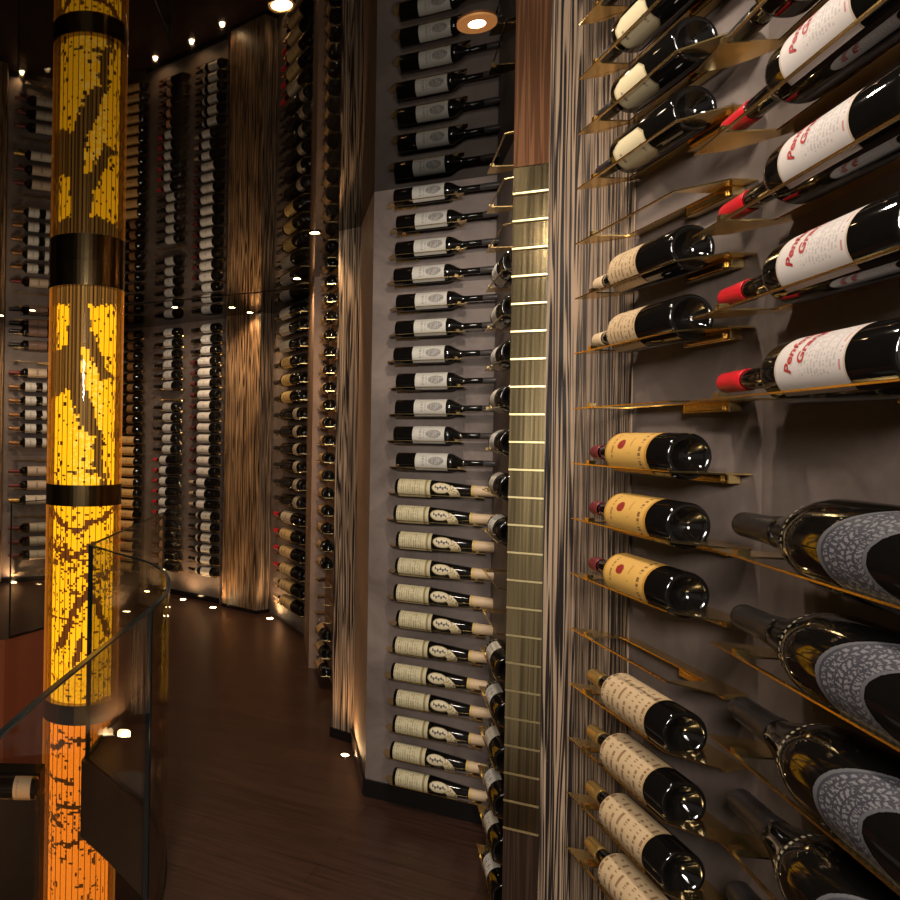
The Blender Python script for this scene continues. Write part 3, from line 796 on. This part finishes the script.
# right wall, near column of magnums --------------------------------------
btype('grange', .47, .0435, 'tall', 'red', .17, [('label', .17, .49, 84, .0017, lab_grange)], 48, 35)
btype('dark_pale', .47, .0435, 'bordeaux', 'black', .2, [('label', .2, .55, 78, .004, lab_plain((.55, .52, .47), INK))], 40, -30)
btype('arch', .52, .0570, 'champagne', 'black', .22, [('label', .02, .43, 84, .0013, lab_arch), ('neck_beads', .59, .605, 100, .0040, lambda s, t: (.35, .3, .2) if int((t+1)*22) % 2 else None)], 52, 5)
def text_on(body, s0, size, R_, sgn, L, tilt, shear=.3, t0=0.0):
    cu = bpy.data.curves.new('lettering', 'FONT'); cu.body = body; cu.size = size; cu.shear = shear; cu.align_x = 'CENTER'; cu.resolution_u = 3; cu.offset = .0006
    ob = bpy.data.objects.new('lettering', cu); COL.objects.link(ob)
    bpy.context.view_layer.update(); dg = bpy.context.evaluated_depsgraph_get(); me = bpy.data.meshes.new_from_object(ob.evaluated_get(dg))
    bpy.data.objects.remove(ob); bpy.data.curves.remove(cu)
    for v in me.vertices:
        th = (v.co.x+t0)/R_+math.radians(tilt)*(-sgn); s = s0+v.co.y; r = R_+.0013
        v.co = (r*math.cos(th), s*sgn, r*math.sin(th)*(-sgn))
    me.materials.clear(); me.materials.append(M['red_ink']); return me
sg2 = W_R2.sign((.16, 1)); n2 = .065; d2 = W_R2.d if W_R2.d.y > 0 else -W_R2.d
get_bottle('grange', sg2)
t_a = text_on('Penfolds', .190, .0215, .0435, sg2, .47, 38); t_b = text_on('Grange', .165, .0205, .0435, sg2, .47, 38, t0=.004)
sh_r2 = dict(key='right_near', R=.0435, n0=n2, s_near=-.06, s_far=.50, depth=.106, slot0=-.003, slot1=.40, tip=.09)
def r2_base(tip_x, tip_y, L):
    q = W_R2.hit(tip_x, tip_y, n2); return Vector((q.x-d2.x*L, q.y-d2.y*L, q.z))
gr = [(726, 381, 'lowest of four'), (727, 299, 'third of four downwards'), (719, 208, 'second of four downwards'), (735, 124, 'highest of four')]
hs = []
for x, y, lb in gr:
    p = r2_base(x, y+2, .47); hs.append((p.z, p))
pz = hs[0][1]
for k, (x, y, lb) in enumerate(gr):
    p = Vector((pz.x, pz.y, pz.z+.134*k))
    root = put_bottle('grange', W_R2, p, tuple(d2), 'large bottle with red capsule and white label lettered in red, '+lb, 'red-capped bottles on the near wall')
    lab = [c for c in root.children if c.name.startswith('label')][0]
    for me in (t_a, t_b):
        o = bpy.data.objects.new('lettering', me); COL.objects.link(o); o.parent = lab
    put_shelf('right_near', W_R2, p, tuple(d2), 'brass shelf under the large red-capped bottle, '+lb, 'brass shelves of the near wall', **{a: b for a, b in sh_r2.items() if a != 'key'})
for k in (4, 5):
    p = Vector((pz.x, pz.y, pz.z+.134*k))
    put_bottle('dark_pale', W_R2, p, tuple(d2), ('dark bottle above the highest red-capped bottle' if k == 4 else 'dark bottle cut by the frame top above the red-capped ones'), 'dark bottles at the top of the near wall')
    put_shelf('right_near', W_R2, p, tuple(d2), ('brass shelf above the highest red-capped bottle' if k == 4 else 'topmost brass shelf over the red-capped bottles'), 'brass shelves of the near wall', **{a: b for a, b in sh_r2.items() if a != 'key'})
sh_mag = dict(key='magnum', R=.057, n0=.07, s_near=-.06, s_far=.50, depth=.122, slot0=-.003, slot1=.42, tip=.07)
q = W_R2.hit(744, 516, .07)
for k in range(5):
    p = Vector((q.x-d2.x*.52, q.y-d2.y*.52, q.z-.012-.137*k))
    lb = ('topmost', 'second from the top', 'third from the top', 'fourth from the top', 'lowest, cut by the frame')[k]
    put_bottle('arch', W_R2, p, tuple(d2), 'big champagne bottle with silver lettered arch label, '+lb, 'champagne magnums on the near wall')
    put_shelf('magnum', W_R2, p, tuple(d2), 'brass shelf under the big champagne bottle, '+lb, 'brass shelves of the champagne magnums', **{a: b for a, b in sh_mag.items() if a != 'key'})

# second alcove: face and side ---------------------------------------------
f2d = tuple((Vector((P2R.x, P2R.y))-PLB).normalized())
b0, b1 = W_F2.hit(306, 450, .07), W_F2.hit(276, 450, .07); L2 = (b1-b0).to_2d().length; print('second alcove bottle', L2, b0, b1)
R2 = .052
for key, cap, lc, s0, s1 in (('f_white', 'black', (.50, .47, .42), .33, .66), ('f_gold', 'black', (.55, .38, .14), .30, .58), ('f_dark', 'black', (.38, .33, .26), .08, .2), ('f_pale', 'red', (.52, .44, .33), .28, .6), ('f_cream', 'red', (.60, .42, .19), .28, .66), ('f_tan', 'tan', (.58, .40, .18), .28, .66)):
    btype(key, L2, R2, 'bordeaux', cap, .17, [('label', s0, s1, 78, .007, lab_plain(lc, tuple(c*.35 for c in lc), rows=((.5, .4), (.75, .5))))], 20, 12)
fy = [311, 327.5, 345, 362, 380, 397.5, 415, 433, 450.5, 468, 486, 503.5, 521, 539, 557, 575, 592, 609]
ft = ['f_white']*3+['f_gold']*3+['f_dark']*6+['f_pale']+['f_cream']*3+['f_tan']*2
nm = {'f_white': 'white-labelled', 'f_gold': 'gold-labelled', 'f_dark': 'dark little-labelled', 'f_pale': 'pale-labelled red-capped', 'f_cream': 'cream-labelled red-capped', 'f_tan': 'cream-labelled tan-capped'}
sh_f2 = dict(key='second_back', R=R2, n0=.07, s_near=-.03, s_far=L2*.86, depth=.117, slot0=-.003, slot1=L2*.75, tip=.05)
rows = [(t, W_F2.hit(305, y-1+(y-435)*.02, .07)) for t, y in zip(ft, fy)]
rack(W_F2, rows, f2d, .07, sh_f2, (lambda k, t: nm[t]+' bottle in the second alcove beyond the warm pillar, '+nth(k),
     lambda k, t: 'brass shelf in the second alcove beyond the warm pillar, '+nth(k)), 'bottles beside the warm striped pillar')
btype('end_on', .33, .0375, 'bordeaux', 'black', .18, [('label', .25, .6, 80, .007, lab_plain((.50, .32, .16), (.2, .12, .06), rows=((.5, .4),)))], 24, 10)
sh_s2 = dict(key='second_side', R=.0375, n0=.062, s_near=-.02, s_far=.34, depth=.097, slot0=-.003, slot1=.26, tip=.03)
s2d = (0, 1); rows = []
for k in range(24):
    p = W_S2.hit(326.5-.25*k, 262+17.8*k, .065); q = Wall((0, 5.03), (1, 5.03), 1).hit(326-.22*k, 262.5+17.8*k, 0)
    off = W_S2.p0+W_S2.d*((5.03-W_S2.p0.y)/W_S2.d.y)+W_S2.n*.062
    rows.append((None if k in (18, 19, 20) else 'end_on', Vector((off.x, off.y, q.z))))
rack(W_S2, rows, s2d, .062, sh_s2, (lambda k, t: 'bottle seen base-on in the column hugging the first striped pillar, '+nth(k),
     lambda k, t: 'brass shelf in the column hugging the first striped pillar, '+nth(k)), 'base-on bottles beside the first striped pillar')

# far wall ------------------------------------------------------------------
def far_types():
    for key, cap, lc, s0, s1, sh in (('w_high', 'black', WHITE, .22, .56, 'burgundy'), ('w_red', 'dull_red', (.54, .50, .46), .22, .66, 'bordeaux'), ('w_redlow', 'red', WHITE, .40, .70, 'bordeaux'),
                                 ('w_tan', 'tan', WHITE, .36, .66, 'bordeaux'), ('w_champ', 'black', (.46, .43, .38), .14, .46, 'champagne'), ('w_dark', 'dull_red', (.42, .22, .13), .44, .60, 'bordeaux'),
                                 ('w_amber', 'copper', (.55, .33, .12), .15, .66, 'bordeaux'), ('w_amberdark', 'copper', (.20, .09, .025), .2, .4, 'burgundy')):  # amber labels carry orange light and glints in their colour
        pt = [('label', s0, s1, 80, .010, lab_plain(lc, tuple(c*.55 for c in lc), rows=((.45, .4),)))]
        if key == 'w_champ': pt.append(('collar', .60, .70, 150, .012, lab_band((.5, .46, .4))))
        btype(key, .36, .045, sh, cap, .16, pt, 18, 8)
far_types()
fd = tuple((FAR1-FAR0).normalized())
sh_far = dict(key='far', R=.045, n0=.06, s_near=-.03, s_far=.34, depth=.102, slot0=-.003, slot1=.285, tip=.04)
rows = []
for k in range(23):
    t = 'w_high' if k < 3 else 'w_red' if k < 14 else 'w_tan' if k < 17 else 'w_champ'
    rows.append((t, W_FAR.hit(219.3-.24*k*.6, 327.5+(573-327.5)*k/22, .06)))
rack(W_FAR, rows, fd, .06, sh_far, (lambda k, t: 'white-labelled bottle in the far column next to the warm striped pillar, '+nth(k),
     lambda k, t: 'brass shelf in the far column next to the warm striped pillar, '+nth(k)), 'far bottles next to the warm striped pillar')
rows = []
for k in range(23):
    t = 'w_high' if k < 6 else None if k == 6 else 'w_high' if k < 12 else 'w_redlow' if k < 18 else 'w_dark'
    rows.append((t, W_FAR.hit(180.5-.24*k*.6, 332+(568-332)*k/22, .06)))
rack(W_FAR, rows, fd, .06, sh_far, (lambda k, t: ('white-labelled' if t != 'w_dark' else 'dark')+' bottle in the far column behind the glass corner, '+nth(k),
     lambda k, t: 'brass shelf in the far column behind the glass corner, '+nth(k)), 'far bottles behind the glass corner')
fcd = tuple((FAR2-FAR1).normalized()); rows = []
for k in range(23):
    t = 'w_amberdark' if k < 10 else 'w_amber'
    rows.append((t, W_FARC.hit(141.5-.24*k*.6, 335+(568-335)*k/22, .06)))
rack(W_FARC, rows, fcd, .06, sh_far, (lambda k, t: ('amber-lit dark' if t == 'w_amberdark' else 'amber-lit cream-labelled')+' bottle half hidden by the glowing column, '+nth(k),
     lambda k, t: 'brass shelf half hidden by the glowing column, '+nth(k)), 'far bottles half hidden by the glowing column')
for key, cap, lc, s0, s1 in (('l_dark', 'black', (.20, .12, .09), .1, .55), ('l_tan', 'dull_red', (.46, .36, .27), .1, .56), ('l_two', 'copper', (.48, .47, .45), .36, .62), ('l_gold', 'gold', (.52, .46, .38), .1, .6), ('l_crest', 'dull_red', (.46, .40, .33), .1, .5)):
    pt = [('label', s0, s1, 80, .010, lab_plain(lc, tuple(c*.5 for c in lc), rows=((.5, .5),)))]
    if key == 'l_two': pt.append(('lower_label', .1, .2, 80, .010, lab_plain(lc, INK, rows=())))
    btype(key, .43, .050, 'bordeaux', cap, .26, pt, 18, 8)
ld_ = tuple((LW1-LW0).normalized())
lrows = [(333, 'l_dark'), (346.5, 'l_dark'), (360, None), (374, 'l_tan'), (388, 'l_two'), (401.6, 'l_two'), (415.5, 'l_two'), (429, 'l_two'), (443, 'l_two'), (457, None), (471, 'l_tan'), (485, 'l_tan'), (499.5, 'l_gold'), (513, None), (527, 'l_crest'), (540.5, 'l_crest'), (554, 'l_crest'), (568, None)]
rows = [(t, W_LEFT.hit(50.5-.3*k*.25, y, .065)) for k, (y, t) in enumerate(lrows)]
ln = {'l_dark': 'dark-labelled', 'l_tan': 'tan-labelled', 'l_two': 'double-labelled', 'l_gold': 'gold-capped white-labelled', 'l_crest': 'crest-labelled'}
sh_l = dict(key='far_left', R=.050, n0=.065, s_near=-.03, s_far=.39, depth=.110, slot0=-.003, slot1=.33, tip=.04)
rack(W_LEFT, rows, ld_, .065, sh_l, (lambda k, t: ln[t]+' bottle on the far wall beyond the stair well, row '+(ORD[k] if k else 'one'),
     lambda k, t: 'brass shelf on the far wall beyond the stair well, '+nth(k)), 'bottles on the far wall beyond the stair well')

# bottle glimpsed down the stair well -------------------------------------------
pA = at_depth(-25, 760, 4.45); pB = at_depth(40.5, 760, 4.45)
W_ST = Wall((pA.x-.3, 4.45), (pB.x, 4.45), 1)
if W_ST.n.y > 0: W_ST.n = -W_ST.n
seg_wall('wall_stairwell_core', W_ST.p0, W_ST.p1, M['fascia'], inside=(-1, 2), z0=-3.2, z1=-.30)
btype('stair', .36, .060, 'bordeaux', 'black', .15, [('label', .07, .33, 85, .006, lab_plain((.55, .40, .25), (.3, .18, .1), rows=((.8, .7),)))], 24, 20)
pS = W_ST.hit(37, 788, .08)
put_bottle('stair', W_ST, pS, (-1, 0), 'lone cream-labelled bottle lit orange down in the stair well', None)
put_shelf('stair', W_ST, pS, (-1, 0), 'brass shelf carrying the lone bottle down in the stair well', None, R=.060, n0=.08, s_near=-.03, s_far=.36, depth=.132, slot0=-.003, slot1=.29, tip=.04)

# seam across the black ceiling
a, c = at_level(215, 296.5, CEIL), at_level(303, 288, CEIL)
d = (c-a).to_2d().normalized(); nrm = Vector((-d.y, d.x))*.006; A2, C2 = a.to_2d()-d*2.2, c.to_2d()+d*.05
bm = bmesh.new(); prism(bm, [A2-nrm, C2-nrm, C2+nrm, A2+nrm], CEIL-.003, CEIL-.0002); fix(bm); struct('trim_9', from_bm('ceiling_seam', bm, M['fascia']))

# ------------------------------------------------------------------ light
w = bpy.data.worlds.new('world'); SC.world = w; w.use_nodes = True
w.node_tree.nodes['Background'].inputs[0].default_value = (1, .86, .74, 1); w.node_tree.nodes['Background'].inputs[1].default_value = .17
def area(name, loc, aim, size, e, col):
    ld = bpy.data.lights.new(name, 'AREA'); ld.energy = e*LIGHT; ld.size = size; ld.color = col
    o = bpy.data.objects.new(name, ld); COL.objects.link(o); o.location = loc
    o.rotation_euler = (Vector(aim)-Vector(loc)).to_track_quat('-Z', 'Y').to_euler(); return o
area('added_fill_lamp', (-.50, -1.5, 2.35), (.8, 2.0, 1.1), .6, 88, (1, .90, .80))  # unseen fill lamp added behind the camera to brighten the near walls
area('stair_lamp', (-1.9, 3.4, -.9), (-1.2, 4.4, -.75), .2, 9, (1, .5, .2))

SC.view_settings.view_transform = 'Standard'; SC.view_settings.look = 'None'; SC.view_settings.exposure = 0.0
SC.cycles.use_denoising = True; SC.cycles.max_bounces = 8; SC.cycles.transparent_max_bounces = 16
SC.cycles.caustics_reflective = False; SC.cycles.caustics_refractive = False; SC.cycles.sample_clamp_indirect = 4
